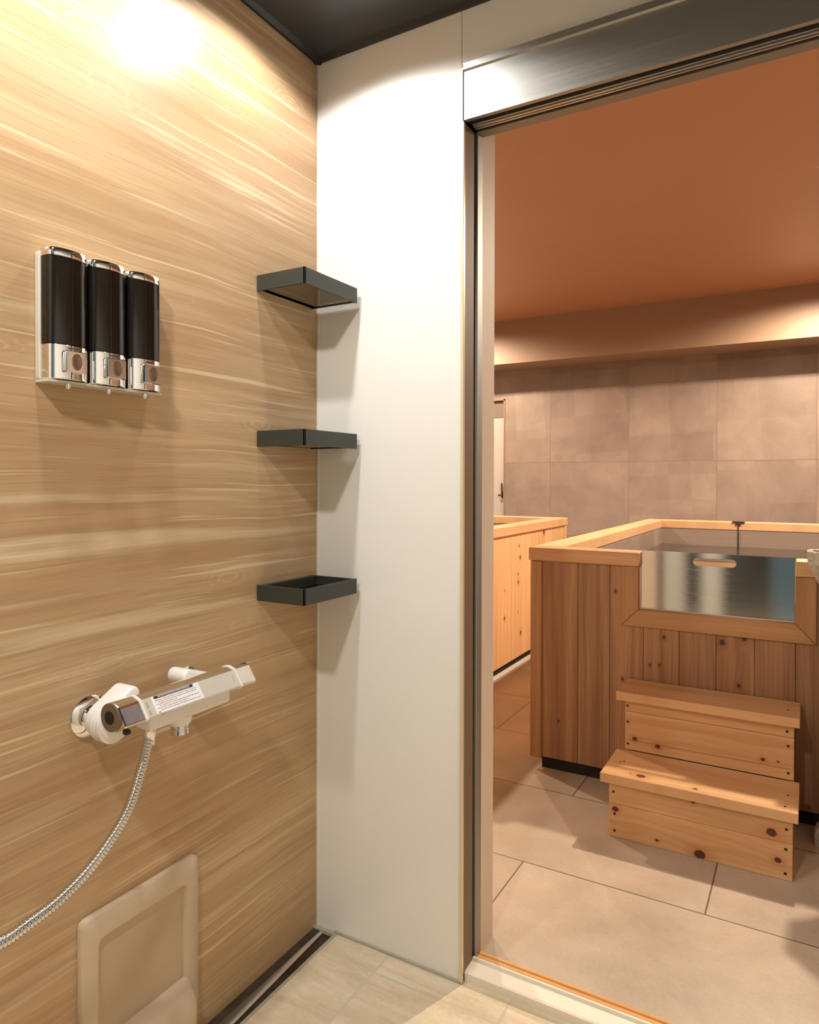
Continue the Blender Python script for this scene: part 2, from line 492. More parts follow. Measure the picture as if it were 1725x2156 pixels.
PL, PD = lin(216, 174, 126), lin(196, 150, 102)
M_PINE_L = wood('knotty_pine_lower_riser', PL, PD, 'x', 'z', K_LOW, red=lin(186, 116, 62), scale=0.7)
M_PINE_U = wood('knotty_pine_upper_riser', PL, PD, 'x', 'z', K_UP, red=lin(186, 116, 62), scale=0.7)
M_PINE_T = wood('knotty_pine_tread', PL, PD, 'x', 'y', K_TL, red=lin(186, 116, 62), scale=0.7, board=False)

# ================================================================ SETTING
# shower unit
struct(MB().box(-0.06, 0, -2.0, 0.0, -0.02, 2.2).build('wall_left', M_LAM), 'glossy oak-grain laminate wall with soap dispensers and mixer tap')
w = MB()
w.box(-0.06, 0.4075, 0.0, 0.05, -0.02, 2.2).box(0.4090, 1.36, 0.0, 0.05, 2.068, 2.2).box(0.4090, 0.4120, 0.0, 0.05, -0.02, 2.068).box(1.30, 1.66, 0.0, 0.05, -0.02, 2.068).box(1.36, 1.66, 0, 0.05, 2.068, 2.2)
w.box(0.4, 0.412, 0.004, 0.05, -0.02, 2.2)
struct(w.build('wall_front', M_WHITE), 'glossy white panel wall beside the sliding door opening')
struct(MB().box(1.60, 1.66, -2.0, 0.0, -0.02, 2.2).build('wall_right', M_WHITE))
struct(MB().box(-0.06, 1.66, -2.06, -2.0, -0.02, 2.2).build('wall_rear', M_WHITE))
w = MB()
for (a, b, c_, d_) in ((0, 1.6, -2.0, 0),):
    w.box(a - .06, b + .06, c_ - .06, d_ + .05, 2.2, 2.24)
struct(w.build('ceiling', M_CEIL), 'dark glossy shower ceiling panel')
d3 = thing('reflection_panels', 'unseen dark and blue panels on the rear shower wall, added for the steel plate to reflect', None, (1.0, -2.0, 0.0), kind='structure')  # unseen panels added to give the steel plate its reflected bands
M_DKPANEL = plain('dark_reflection_panel', lin(26, 26, 25), 0.3, noise=0.01)
MB().box(0.505, 0.835, -1.999, -1.975, 0.02, 2.05, 0.002, 1).build('dark_panel', M_DKPANEL, d3)
MB().box(0.838, 1.50, -1.999, -1.975, 0.02, 2.05, 0.002, 1).build('blue_panel', plain('blue_reflection_panel', lin(84, 116, 136), 0.3, noise=0.01), d3)
MB().box(0.235, 0.350, -1.999, -1.985, 0.02, 2.05, 0.002, 1).build('dark_side_strip', M_DKPANEL, d3)
# ceiling edge mouldings
struct(MB().prism([(0, 2.2), (0, 2.196), (0.012, 2.192), (0.022, 2.2)], 'y', -2.0, 0.0).build('trim_1', M_CEILTRIM))
struct(MB().prism([(-0.0, 2.2), (-0.0, 2.196), (-0.012, 2.192), (-0.022, 2.2)], 'x', 0.0, 1.6).build('trim_2', M_CEILTRIM))
# white corner bead
struct(MB().prism([(0, 0), (0.007, -0.0015), (0.008, -0.0), (0.0, 0.0)], 'z', 0.001, 2.19).build('trim_3', M_WHITE))
struct(MB().box(0.07, 1.6, -2.0, 0.012, -0.03, 0.0).build('floor', M_SHFLOOR), 'beige travertine-look shower floor')
struct(MB().box(0.06, 0.414, -0.006, 0.0, 0.0, 0.005).build('trim_4', M_DRAIN_G))

# floor slot drain along the oak wall
dr = thing('floor_drain', 'stainless slot drain channel running along the foot of the oak wall', 'drain', (0.035, -1.0, -0.03))
MB().box(0.0, 0.022, -2.0, 0.0, -0.01, -0.003).build('back_flange', M_DRAIN_D, dr)  # stainless flange, its dark reflection put into the steel colour
b = bmesh.new()
mb = MB()
q = bmesh.new()
v = [q.verts.new(p) for p in ((0.022, 0, -0.003), (0.030, 0, -0.0045), (0.030, -2.0, -0.122), (0.022, -2.0, -0.003))]
q.faces.new(v)
r = bmesh.ops.solidify(q, geom=list(q.faces), thickness=0.001)
mb.add(q)
mb.build('channel_wall', M_DRAIN_L, dr)
MB().prism([(-2.0, -0.122), (0.0, -0.0065), (0.0, -0.009), (-2.0, -0.125)], 'x', 0.024, 0.064).build('channel_bed', M_DRAIN_B, dr)
MB().box(0.062, 0.0705, -2.0, 0.0, -0.13, 0.0005).build('front_flange', M_DRAIN_G, dr)
MB().box(0.0, 0.0705, -0.012, 0.0, -0.01, 0.0006).build('end_flange', M_DRAIN_G, dr)

# door frame (sliding door)
d1 = thing('door_1', 'steel-framed sliding door opening with brushed header', None, (0.86, 0.0, 0.0), kind='structure')
h = MB()
h.prism([(-0.012, 1.944), (-0.012, 2.050), (-0.017, 2.053), (-0.017, 2.067), (0.0, 2.067), (0.0, 1.944)], 'x', 0.420, 1.32)
h.build('header_box', M_STEEL, d1)
MB().box(0.4165, 0.4195, -0.012, 0.0, 1.944, 2.067).build('header_end_cap', M_VOID, d1)
MB().box(0.4165, 1.32, 0.0, 0.075, 1.953, 2.06).build('track_recess', M_VOID, d1)
t_ = MB()
for y0, zb in ((0.022, 1.9475), (0.029, 1.9445), (0.036, 1.9435)):
    t_.box(0.424, 1.32, y0, y0 + 0.005, zb, 1.954)
t_.build('sliding_rail', M_STEELF, d1)
MB().box(0.408, 1.32, 0.062, 0.092, 1.949, 1.99).build('head_frame', M_STEELZ, d1)
MB().box(0.4092, 0.4168, -0.006, 0.0035, 0.002, 2.066, 0.001, 1).build('frame_edge', M_FRAME_TAN, d1)
MB().box(0.4122, 0.4162, 0.004, 0.05, 0.0205, 1.943).build('frame_reveal', M_FRAME_BR, d1)
MB().box(0.4055, 0.4105, 0.05, 0.062, 0.012, 1.953).build('seal_gap', M_VOID, d1)
MB().box(0.4055, 0.4200, 0.062, 0.092, 0.012, 1.99, 0.0015, 1).build('upright_frame', M_STEELZ, d1)
MB().box(1.30, 1.32, -0.006, 0.092, 0.0, 1.99).build('upright_frame', M_STEELZ, d1)
# sill
s_ = MB()
s_.prism([(0.009, 0.0), (0.009, 0.0195), (0.014, 0.0215), (0.05, 0.0235), (0.053, 0.029), (0.058, 0.029), (0.060, 0.018), (0.066, 0.018), (0.066, 0.0)], 'x', 0.416, 1.30)
s_.build('sill', M_SILLM, d1)
MB().box(0.416, 1.30, 0.066, 0.070, 0.0, 0.012).build('sill_groove', M_VOID, d1)
s_ = MB()
s_.prism([(0.070, 0.0), (0.070, 0.021), (0.079, 0.021), (0.080, 0.017), (0.084, 0.017), (0.085, 0.021), (0.092, 0.021), (0.098, 0.004), (0.098, 0.0)], 'x', 0.412, 1.30)
s_.build('wood_threshold', M_WOODSILL, d1)
MB().box(0.412, 0.419, 0.086, 0.095, 0.021, 0.045, 0.002, 1).build('corner_stop', M_STEELF, d1)

# bathing room shell
p_ = MB()
p_.box(-2.2, 0.408, 0.095, 0.19, -0.02, 2.5).box(1.32, 3.0, 0.095, 0.19, -0.02, 2.5).box(0.408, 1.32, 0.095, 0.19, 2.06, 2.5)
struct(p_.build('wall_partition', M_SILL_WHITE), 'plastered partition around the doorway on the bathing side')
struct(MB().box(-2.26, 3.06, 0.098, 4.56, -0.05, 0.0).build('floor.001', M_BATHFLOOR), 'grey stone tile floor of the bathing room')
struct(MB().box(-2.26, 3.06, 0.05, 4.56, 2.5, 2.56).build('ceiling.001', M_BATHCEIL), 'bathing room ceiling with its warm light put into the colour')
fw = MB()
fw.box(-1.335, 3.06, 4.5, 4.56, 0, 2.5).box(-2.26, -1.335, 4.5, 4.56, 1.868, 2.5)
struct(fw.build('wall_far', M_FARTILE), 'far wall of large grey beige tiles')
struct(MB().box(-2.26, -2.2, 0.19, 4.5, 0, 2.5).build('wall_side', M_SIDETILE))
struct(MB().box(3.0, 3.06, 0.19, 4.5, 0, 2.5).build('wall_end', M_SIDETILE))
struct(MB().box(-2.2, 3.0, 4.12, 4.5, 2.133, 2.5).build('trim_5', M_BATHBEAM), 'painted ceiling beam in front of the tiled far wall')
d2 = thing('door_2', 'pale grey door at the far left corner of the bathing room', None, (-1.75, 4.5, 0), kind='structure')
MB().box(-2.14, -1.335, 4.535, 4.56, 0.0, 1.715).build('door_panel', M_DOORPAINT, d2)
MB().box(-2.14, -1.335, 4.53, 4.56, 1.715, 1.868).build('transom', M_DOORDARK, d2)
f_ = MB()
f_.box(-1.335, -1.322, 4.494, 4.56, 0, 1.88).box(-2.14, -1.322, 4.494, 4.56, 1.868, 1.88)
f_.build('door_frame', M_BATHBEAM, d2)
hd = MB()
hd.box(-1.362, -1.350, 4.500, 4.512, 1.02, 1.115, 0.002, 1).box(-1.365, -1.347, 4.51, 4.536, 0.98, 1.03, 0.002, 1).box(-1.39, -1.347, 4.495, 4.507, 0.995, 1.01, 0.002, 1)
hd.build('handle', M_DRAIN_D, d2)

# ================================================================ LAMPS
def downlight(x, y, z, wts, colr, half, blend, rad, ceil, label, grp):
    t = thing('downlight', label, 'ceiling light', (x, y, ceil), grp)
    MB().lathe([(0.028, 0.0), (0.036, 0.0), (0.038, -0.002), (0.036, -0.004), (0.030, -0.004), (0.028, 0.0)], (x, y, ceil), n=40).build('ring', M_CEILTRIM if ceil < 2.3 else M_SILL_WHITE, t, True)
    e = NT('lamp_lens')
    e.b.inputs['Emission Color'].default_value = (*colr, 1)
    e.b.inputs['Emission Strength'].default_value = 4.0
    MB().lathe([(0.0, -0.0012), (0.0275, -0.0012)], (x, y, ceil), n=32).build('lens', e.m, t)
    ld = bpy.data.lights.new('downlight_bulb', 'SPOT')
    ld.energy = wts
    ld.color = colr
    ld.spot_size = math.radians(half * 2)
    ld.spot_blend = blend
    ld.shadow_soft_size = rad
    lo = bpy.data.objects.new('downlight_bulb', ld)
    COL.objects.link(lo)
    lo.parent = t
    lo.location = (0, 0, z - ceil - (rad if ceil > 2.3 else rad * 0.0) )
for i, L_ in enumerate(SHOWER_LAMPS):
    downlight(*L_, 2.2, ['recessed downlight in the black ceiling above the corner shelves', 'recessed downlight in the black ceiling above the soap dispensers', 'recessed downlight in the black ceiling near the rear wall'][i], 'shower downlights')
for i, L_ in enumerate(BATH_LAMPS):
    downlight(*L_, 2.5, ['warm downlight above the middle of the cedar-clad tub', 'warm downlight above the far end of the cedar-clad tub', 'warm downlight above the middle of the pale cypress tub', 'warm downlight above the far end of the pale cypress tub'][i], 'bathing room downlights')

# ================================================================ SHELVES
def shelf(zt, label, up):
    t = thing('corner_shelf', label, 'shelf', (0.0, -0.12, zt - 0.036), 'black corner shelves')
    x0, x1, y0, y1, z0 = 0.0005, 0.1385, -0.222, -0.020, zt - 0.036
    th = 0.0045
    MB().box(x0, x1, y0, y0 + th, z0, zt, 0.0006, 1).box(x1 - th, x1, y0, y1, z0, zt, 0.0006, 1).build('front_rim', M_SHELF, t)
    MB().box(x0, x0 + 0.018, y0 + th, y1, z0 + 0.004, zt - 0.001).box(x0, x1 - th, y1 - th, y1, z0 + 0.002, zt - 0.001).build('wall_bracket', M_SHELF, t)
    MB().box(x0 + 0.018, x1 - th, y0 + th, y1 - th, z0 + 0.010, z0 + 0.014).build('tray_floor', M_SHELF_IN, t)
    MB().box(x0 + 0.004, x1 - th, y0 + th, y1 - th, z0 + 0.004, z0 + 0.0095).build('underside_panel', M_SHELF_UND, t)
    return t
shelf(1.606, 'topmost black corner shelf, its glossy underside in view', True)
shelf(1.253, 'middle black corner shelf, seen almost edge-on', False)
shelf(0.902, 'lowest black corner shelf, its dark tray open to view', False)

# ================================================================ SOAP DISPENSERS
dp = thing('dispenser_bracket', 'pale grey wall plate behind the three soap dispensers', 'wall bracket', (0.0, -0.629, 1.303))
MB().prism(rrect(-0.743, -0.520, 1.3035, 1.512, 0.004), 'x', 0.0004, 0.012, 0.001, 1).build('back_plate', M_GREYPL, dp)
bt = MB()
bt.prism([(-0.743, 1.2995), (-0.520, 1.2995), (-0.520, 1.3035), (-0.743, 1.3035)], 'x', 0.0004, 0.036)
bt.build('bottom_tray', M_GREYPL, dp)
def dprof(yc, hw, xb, xs, xf, n=14):
    """plan outline (x, y): flat back, straight sides to xs, faceted-round front to xf"""
    pts = [(xb, yc - hw), (xs, yc - hw)]
    for k in range(1, n):
        a = -PI / 2 + PI * k / n
        pts.append((xs + (xf - xs) * (max(0.0, math.cos(a)) ** 0.75), yc + hw * math.copysign(abs(math.sin(a)) ** 0.85, math.sin(a))))
    pts += [(xs, yc + hw), (xb, yc + hw)]
    return pts
DY = [-0.705, -0.629, -0.553]
DL = ['leftmost of the three smoked soap dispensers, half full', 'middle one of the three smoked soap dispensers', 'rightmost of the three smoked soap dispensers, nearest the corner shelves']
def dispenser(yc):
    t = thing('soap_dispenser', '', 'soap dispenser', (0.012, yc, 1.304), 'smoked soap dispensers on the oak wall')
    hw = 0.0355
    MB().prism([(x, y) for x, y in dprof(yc, hw, 0.0125, 0.022, 0.044)], 'z', 1.3045, 1.3615, 0.0012, 1).build('chrome_base', M_CHROME, t, True, 30)
    MB().prism(dprof(yc, hw - 0.0006, 0.0125, 0.0215, 0.0435), 'z', 1.362, 1.5025).build('container', M_SMOKE, t, True, 30)
    MB().prism(dprof(yc, hw - 0.004, 0.0145, 0.021, 0.0410), 'z', 1.363, 1.478).build('liquid_soap', M_SOAP, t, True, 30)
    MB().prism(dprof(yc, hw, 0.0125, 0.022, 0.044), 'z', 1.503, 1.517, 0.002, 2).build('cap', M_CHROME, t, True, 30)
    bt = MB().prism(rrect(yc - 0.0185, yc + 0.0185, 1.3155, 1.3505, 0.003, 3), 'x', 0.036, 0.0545, 0.0012, 1).build('push_button', M_CHROME, t, True, 30)
    oc = MB()
    q = bmesh.new()
    # concave oval dimple: a shallow dish proud of the button by its rim
    n = 28; rings = []
    for k, (f, dx) in enumerate(((1.0, 0.0010), (0.93, 0.0013), (0.7, 0.0009), (0.4, 0.0005), (0.0, 0.0003))):
        if f == 0:
            rings.append([q.verts.new((0.0545 + dx, yc, 1.333))])
        else:
            rings.append([q.verts.new((0.0545 + dx, yc + 0.0085 * f * math.cos(2 * PI * i / n), 1.333 + 0.0135 * f * math.sin(2 * PI * i / n))) for i in range(n)])
    for A, B in zip(rings, rings[1:]):
        for i in range(n):
            j = (i + 1) % n
            q.faces.new((A[i], A[j], B[j], B[i]) if len(B) > 1 else (A[i], A[j], B[0]))
    lo_ = [q.verts.new((0.0543, v_.co.y, v_.co.z)) for v_ in rings[0]]
    for i in range(n):
        q.faces.new((rings[0][i], lo_[i], lo_[(i + 1) % n], rings[0][(i + 1) % n]))
    bmesh.ops.recalc_face_normals(q, faces=q.faces)
    oc.add(q)
    oc.build('oval_dimple', plain('wood_reflection_oval', (0.30, 0.20, 0.14, 1), 0.25, 0.8, noise=0.05), bt, True, 60)  # brown reflection of the oak wall put into the chrome dimple's colour
    MB().lathe([(0.004, 0.0), (0.004, -0.006), (0.0028, -0.009), (0.0, -0.009)], (0.030, yc, 1.2993), n=16).build('nozzle', M_CHROME, t, True)
    mk = MB()
    for k in range(6):
        mk.box(0.0432, 0.0446, yc - 0.008 + k * 0.003, yc - 0.0062 + k * 0.003, 1.3545, 1.357)
    mk.build('embossed_mark', M_INK, t)
    return t
proto = dispenser(DY[0])
proto['label'] = DL[0]
def copy_tree(o, parent=None):
    c = o.copy(); COL.objects.link(c)
    if parent is not None:
        c.parent = parent
    for ch in list(o.children):
        copy_tree(ch, c)
    return c
for k in (1, 2):
    c = copy_tree(proto)
    c.location = (0.012, DY[k], 1.304)
    c['label'] = DL[k]

# ================================================================ THERMOSTATIC MIXER
mx = thing('shower_mixer', 'chrome thermostatic mixer tap with white arms on the oak wall', 'tap', (0.0, -0.51, 0.70))
XA, ZA = 0.098, 0.750
def sect(k=1.0, top=0.024):
    pts = []
    for i in range(11):
        a = math.radians(60 + 210 * i / 10)
        pts.append((XA + top * k * math.cos(a), ZA + top * k * math.sin(a)))
    pts += [(XA + 0.012 * k, ZA - 0.024 * k), (XA + 0.034 * k, ZA - 0.013 * k), (XA + 0.036 * k, ZA - 0.009 * k), (XA + 0.017 * k, ZA + 0.019 * k)]
    return pts
MB().prism(sect(0.97), 'y', -0.630, -0.412, 0.0003, 1).build('mixer_body', M_CHROME, mx, True, 25)
for (a, b, nm) in ((-0.674, -0.634, 'temperature_handle'), (-0.408, -0.369, 'flow_handle')):
    hnd = MB().prism(sect(1.0), 'y', a, b, 0.0015, 1).build(nm, M_CHROME, mx, True, 25)
    if nm[0] == 't':
        MB().lathe([(0.0, 0), (0.0235, 0), (0.0235, 0.003), (0.0, 0.003)], (XA, a - 0.0032, ZA), (0, 1, 0), 32).build('end_cap', plain('bronze_grey_cap', lin(120, 102, 84), 0.4, 0.2), hnd, True)
        MB().lathe([(0.0, 0), (0.011, 0), (0.011, 0.001), (0.0, 0.001)], (XA - 0.001, a - 0.0044, ZA), (0, 1, 0), 28).build('black_core', M_BLACK, hnd, True)
        MB().box(XA - 0.002, XA + 0.008, a + 0.022, a + 0.032, ZA - 0.036, ZA - 0.029, 0.001, 1).build('lock_button', M_BLACK, hnd)
for y in (-0.632, -0.410):
    MB().prism(sect(1.05), 'y', y - 0.0022, y + 0.0022).build('trim_ring', M_WPLAST, mx, True, 25)
MB().box(XA - 0.016, XA + 0.022, -0.615, -0.425, ZA - 0.040, ZA - 0.014, 0.006, 3).build('underbody', M_WPLAST, mx, True, 40)
MB().lathe([(0.023, 0.0), (0.022, -0.012), (0.0175, -0.018), (0.0, -0.018)], (XA, -0.532, ZA - 0.036), n=28).build('spout_boss', M_WPLAST, mx, True)
MB().lathe([(0.0165, 0), (0.0165, -0.002), (0.0145, -0.003), (0.0145, -0.005), (0.0165, -0.006), (0.0165, -0.016), (0.0, -0.016)], (XA, -0.532, ZA - 0.0545), n=28).build('aerator', M_CHROME, mx, True, 40)
def hull(c1, r1, c2, r2, n=16):
    (a1, b1), (a2, b2) = c1, c2
    d = math.hypot(a2 - a1, b2 - b1); th = math.atan2(b2 - b1, a2 - a1)
    al = math.acos((r1 - r2) / d)
    pts = []
    for k in range(n + 1):
        a = th + al + (2 * PI - 2 * al) * k / n
        pts.append((a1 + r1 * math.cos(a), b1 + r1 * math.sin(a)))
    for k in range(n + 1):
        a = th - al + 2 * al * k / n
        pts.append((a2 + r2 * math.cos(a), b2 + r2 * math.sin(a)))
    return pts
for (y0, y1, sy) in ((-0.648, -0.622, 1), (-0.432, -0.490, -1)):
    arm = MB().prism(hull((y0, 0.730), 0.030, (y1 + (0.008 if sy > 0 else 0), 0.768), 0.014), 'x', 0.030, 0.078, 0.006, 3).build('supply_arm', M_WPLAST, mx, True, 50)
    if sy > 0:
        nk = MB()
        for q_ in range(3):
            nk.tube([(0.05 + q_ * 0.008 + 0.0005, y0 - 0.001, 0.7255 - q_ * .0), (0.0565 + q_ * 0.008, y0 - 0.001, 0.7255)], 0.0315, 32)
        nk.build('lock_nut', M_WPLAST, mx, True)
    MB().lathe([(0.036, 0.0), (0.036, 0.004), (0.030, 0.009), (0.021, 0.011), (0.021, 0.024), (0.0, 0.024)], (0.0005, y0, 0.728), (1, 0, 0), 36).build('wall_flange', M_CHROME, mx, True, 40)
nf = Vector((0.028, 0, 0.019)).normalized()
pA = Vector((XA + 0.017 * .97, 0, ZA + 0.019 * .97)); pB = Vector((XA + 0.036 * .97, 0, ZA - 0.009 * .97))
def onplate(y, f, lift):
    p = pA.lerp(pB, f) + nf * lift
    return (p.x, y, p.z)
def decal(rects, lift, th=0.0003):
    m_ = MB()
    for (y0, y1, f0, f1) in rects:
        q = bmesh.new()
        lo = [q.verts.new(onplate(y, f, lift)) for y, f in ((y0, f0), (y1, f0), (y1, f1), (y0, f1))]
        hi = [q.verts.new(onplate(y, f, lift + th)) for y, f in ((y0, f0), (y1, f0), (y1, f1), (y0, f1))]
        q.faces.new(lo); q.faces.new(hi[::-1])
        for i in range(4):
            q.faces.new((lo[i], hi[i], hi[(i + 1) % 4], lo[(i + 1) % 4]))
        bmesh.ops.recalc_face_normals(q, faces=q.faces)
        m_.add(q)
    return m_
decal([(-0.6295, -0.4125, 0.0, 1.0)], 0.0001, 0.0003).build('front_plate', plain('satin_silver', lin(222, 216, 202), 0.35, 0.25, noise=0.02), mx)
decal([(-0.4065, -0.3705, 0.02, 0.98)], 0.0008, 0.0003).build('front_plate', plain('satin_silver_end', lin(232, 226, 210), 0.35, 0.25, noise=0.02), mx)
decal([(-0.6725, -0.6355, 0.12, 0.98)], 0.0008, 0.0003).build('front_plate', plain('hazy_lilac_plate', lin(168, 160, 166), 0.3, 0.5, noise=0.12, scale=60), mx)
lb = decal([(-0.6105, -0.505, 0.02, 0.97)], 0.0004).build('warning_sticker', M_PAPER, mx)
decal([(-0.6055, -0.519, 0.03, 0.17)], 0.0009).build('black_heading', M_INK, lb)
wh = []; y = -0.5975
while y < -0.527:                       # heading characters: small strokes in white on black
    wdt = random.uniform(0.0022, 0.0034)
    wh.append((y, y + wdt, 0.05, 0.075)); wh.append((y + wdt * 0.4, y + wdt * 0.6, 0.05, 0.15)); wh.append((y, y + wdt * 0.9, 0.11, 0.13))
    y += wdt + 0.0009
decal(wh, 0.0013).build('heading_characters', M_PAPER, lb)
bl = []; rd = []
for r_, f in enumerate((0.25, 0.36, 0.47, 0.58, 0.69, 0.80)):
    y = -0.605 + (0.006 if r_ % 2 else 0)
    end = (-0.514, -0.514, -0.562, -0.514, -0.537, -0.514)[r_]
    while y < end:
        wdt = random.uniform(0.0012, 0.0030)
        (rd if (r_ in (1, 2) and -0.597 < y < -0.557) else bl).append((y, y + wdt, f, f + 0.04))
        y += wdt + random.uniform(0.0008, 0.0022)
bl.append((-0.6065, -0.6015, 0.88, 0.94))
decal(bl, 0.0009, 0.0002).build('small_print', plain('grey_ink', lin(150, 148, 146), 0.6), lb)
decal(rd, 0.0009, 0.0002).build('red_print', M_REDINK, lb)
M_SCALE = plain('engraved_scale', lin(170, 160, 146), 0.5)
decal([(-0.624, -0.620, 0.2 + 0.09 * k, 0.26 + 0.09 * k) for k in range(8) if k != 4], 0.0004, 0.0002).build('temperature_scale', M_SCALE, mx)
decal([(-0.424, -0.421, 0.3 + 0.1 * k, 0.34 + 0.1 * k) for k in range(4)], 0.0004, 0.0002).build('flow_scale', M_SCALE, mx)

# hose
def bez(P, n):
    """Catmull-Rom through P"""
    P = [Vector(p) for p in P]
    P = [P[0] * 2 - P[1]] + P + [P[-1] * 2 - P[-2]]
    out = []
    for i in range(1, len(P) - 2):
        for k in range(n):
            t = k / n
            a, b, c, d = P[i - 1], P[i], P[i + 1], P[i + 2]
            out.append(0.5 * ((2 * b) + (c - a) * t + (2 * a - 5 * b + 4 * c - d) * t * t + (3 * b - a - 3 * c + d) * t ** 3))
    out.append(P[-2])
    return out
path = bez([(0.098, -0.598, 0.706), (0.099, -0.603, 0.685), (0.100, -0.617, 0.644), (0.100, -0.648, 0.579), (0.100, -0.706, 0.527), (0.100, -0.764, 0.499), (0.100, -0.816, 0.488), (0.100, -0.860, 0.484), (0.098, -0.93, 0.50), (0.095, -0.99, 0.56), (0.09, -1.02, 0.68)], 60)
# resample uniformly
ds = 0.0007; samp = [path[0]]; acc = 0
for a, b in zip(path, path[1:]):
    L_ = (b - a).length
    while acc + L_ >= ds:
        t = (ds - acc) / L_
        a = a.lerp(b, t); samp.append(a); L_ = (b - a).length; acc = 0
    acc += L_
rads = [0.0079 + 0.0018 * (0.5 + 0.5 * math.sin(i * ds / 0.0056 * 2 * PI)) for i in range(len(samp))]
hs = thing('shower_hose', 'ribbed metal shower hose hanging from the mixer tap', 'hose', (0.098, -0.598, 0.722))
MB().tube(samp, rads, 18).build('ribbed_hose', M_CHROME2, hs, True, 80)
MB().lathe([(0.0115, 0.0), (0.0115, -0.014), (0.0095, -0.018), (0.009, -0.030), (0.0, -0.030)], (0.098, -0.598, 0.7095), n=24).build('hose_nut', M_CHROME, hs, True, 40)

# ================================================================ BEIGE WALL PANEL
pn = thing('wall_tray', 'beige plastic recessed panel with a ledge low on the oak wall', 'wall panel', (0.0, -0.54, 0.03))
y0, y1, z0, z1 = -0.670, -0.4065, 0.012, 0.377
fr = MB()
outer = rrect(y0, y1, z0, z1, 0.012, 6)
inner = rrect(y0 + 0.032, y1 - 0.030, z0 + 0.05, z1 - 0.045, 0.014, 6)
q = bmesh.new()
n = len(outer)
loops = []
for pts, xx in ((outer, 0.0005), (outer, 0.010), ([(a + (0.003 if a < -0.54 else -0.003), b + (0.003 if b < 0.2 else -0.003)) for a, b in outer], 0.013), (inner, 0.013), ([(a + (0.004 if a < -0.54 else -0.004), b + (0.004 if b < 0.2 else -0.004)) for a, b in inner], 0.004)):
    loops.append([q.verts.new((xx, a, b)) for a, b in pts])
for A, B in zip(loops, loops[1:]):
    for i in range(n):
        q.faces.new((A[i], A[(i + 1) % n], B[(i + 1) % n], B[i]))
bmesh.ops.recalc_face_normals(q, faces=q.faces)
fr.add(q)
fr.build('raised_frame', M_BEIGEPL, pn, True, 50)
MB().prism([(a, b) for a, b in inner], 'x', 0.0008, 0.0048).build('recessed_panel', M_BEIGEPL2, pn)
# rounded, slightly scalloped ledge at the foot, lofted in height
q = bmesh.new()
rows = []
for (zz, f, g_) in ((0.048, 0.45, 0.93), (0.052, 0.72, 0.96), (0.062, 0.92, 0.99), (0.080, 1.0, 1.0), (0.108, 1.0, 1.0), (0.124, 0.93, 0.985), (0.134, 0.80, 0.965), (0.1395, 0.62, 0.94), (0.1405, 0.40, 0.92)):
    row = []
    for k in range(41):
        a = k / 40
        yy = -0.5335 + (a - 0.5) * 0.217 * g_
        e_ = (abs(a - 0.5) / 0.5) ** 7
        out = (0.060 + 0.004 * math.sin(a * 2 * PI * 2.5)) * max(0.0, 1 - e_)
        row.append(q.verts.new((0.0012 + out * f, yy, zz)))
    rows.append(row)
for A, B in zip(rows, rows[1:]):
    for i in range(40):
        q.faces.new((A[i], A[i + 1], B[i + 1], B[i]))
    q.faces.new((A[40], A[0], B[0], B[40]))
q.faces.new(rows[0][::-1]); q.faces.new(rows[-1])
bmesh.ops.recalc_face_normals(q, faces=q.faces)
lg = MB(); lg.add(q)
lg.build('ledge', M_BEIGEPL, pn, True, 60)

# ================================================================ WOODEN TUBS
WATER_Z = 0.72
def boards(mb, axis, seams, other0, other1, z0, z1, cut=None):
    for a, b in zip(seams, seams[1:]):
        spans = [(a + 0.0007, b - 0.0007, z1)]
        for (u0, u1, zt) in spans:
            if cut and u1 > cut[0] and u0 < cut[1]:
                pieces = []
                if u0 < cut[0]: pieces.append((u0, cut[0], zt))
                pieces.append((max(u0, cut[0]), min(u1, cut[1]), cut[2]))
                if u1 > cut[1]: pieces.append((cut[1], u1, zt))
            else:
                pieces = [(u0, u1, zt)]
            for (p0, p1, pt) in pieces:
                if p1 - p0 < 0.002: continue
                if axis == 'x':
                    mb.box(p0, p1, other0, other1, z0, pt, 0.0012 if len(pieces) == 1 else 0, 1)
                else:
                    mb.box(other0, other1, p0, p1, z0, pt, 0.0012, 1)
# --- main tub
X0, X1, Y0, Y1, ZC = 0.125, 1.95, 1.203, 3.56, 0.876
tub = thing('wooden_bathtub', 'large cedar-clad bathtub with a steel plate notch behind the step stool', 'bathtub', (1.04, 2.4, 0.0))
mb = MB()
boards(mb, 'x', [0.165, 0.32, 0.442, 0.564, 0.688, 0.81, 0.931, 1.053, 1.175, 1.297, 1.419, 1.541, 1.663, 1.785, 1.93], 1.219, 1.232, 0.048, 0.824, (0.548, 1.052, 0.666))
mb.build('front_boards', M_BOARDS, tub)
MB().box(0.132, 0.178, 1.207, 1.25, 0.044, 0.823, 0.002, 1).build('corner_post', M_FRAMEV, tub)
mb = MB()
boards(mb, 'y', [1.25 + 0.1283 * k for k in range(19)], 0.150, 0.163, 0.048, 0.824)
mb.build('left_side_boards', M_BOARDS2, tub)
mb = MB()
boards(mb, 'y', [1.235 + 0.129 * k for k in range(19)], 1.925, 1.938, 0.048, 0.824)
mb.build('right_side_boards', M_BOARDS2, tub)
mb = MB()
boards(mb, 'x', [0.165 + 0.1268 * k for k in range(15)], 3.53, 3.543, 0.048, 0.824)
mb.build('back_boards', M_BOARDS, tub)
MB().box(0.172, 1.92, 1.236, 3.52, 0.0, 0.048).build('toe_kick', M_VOID, tub)
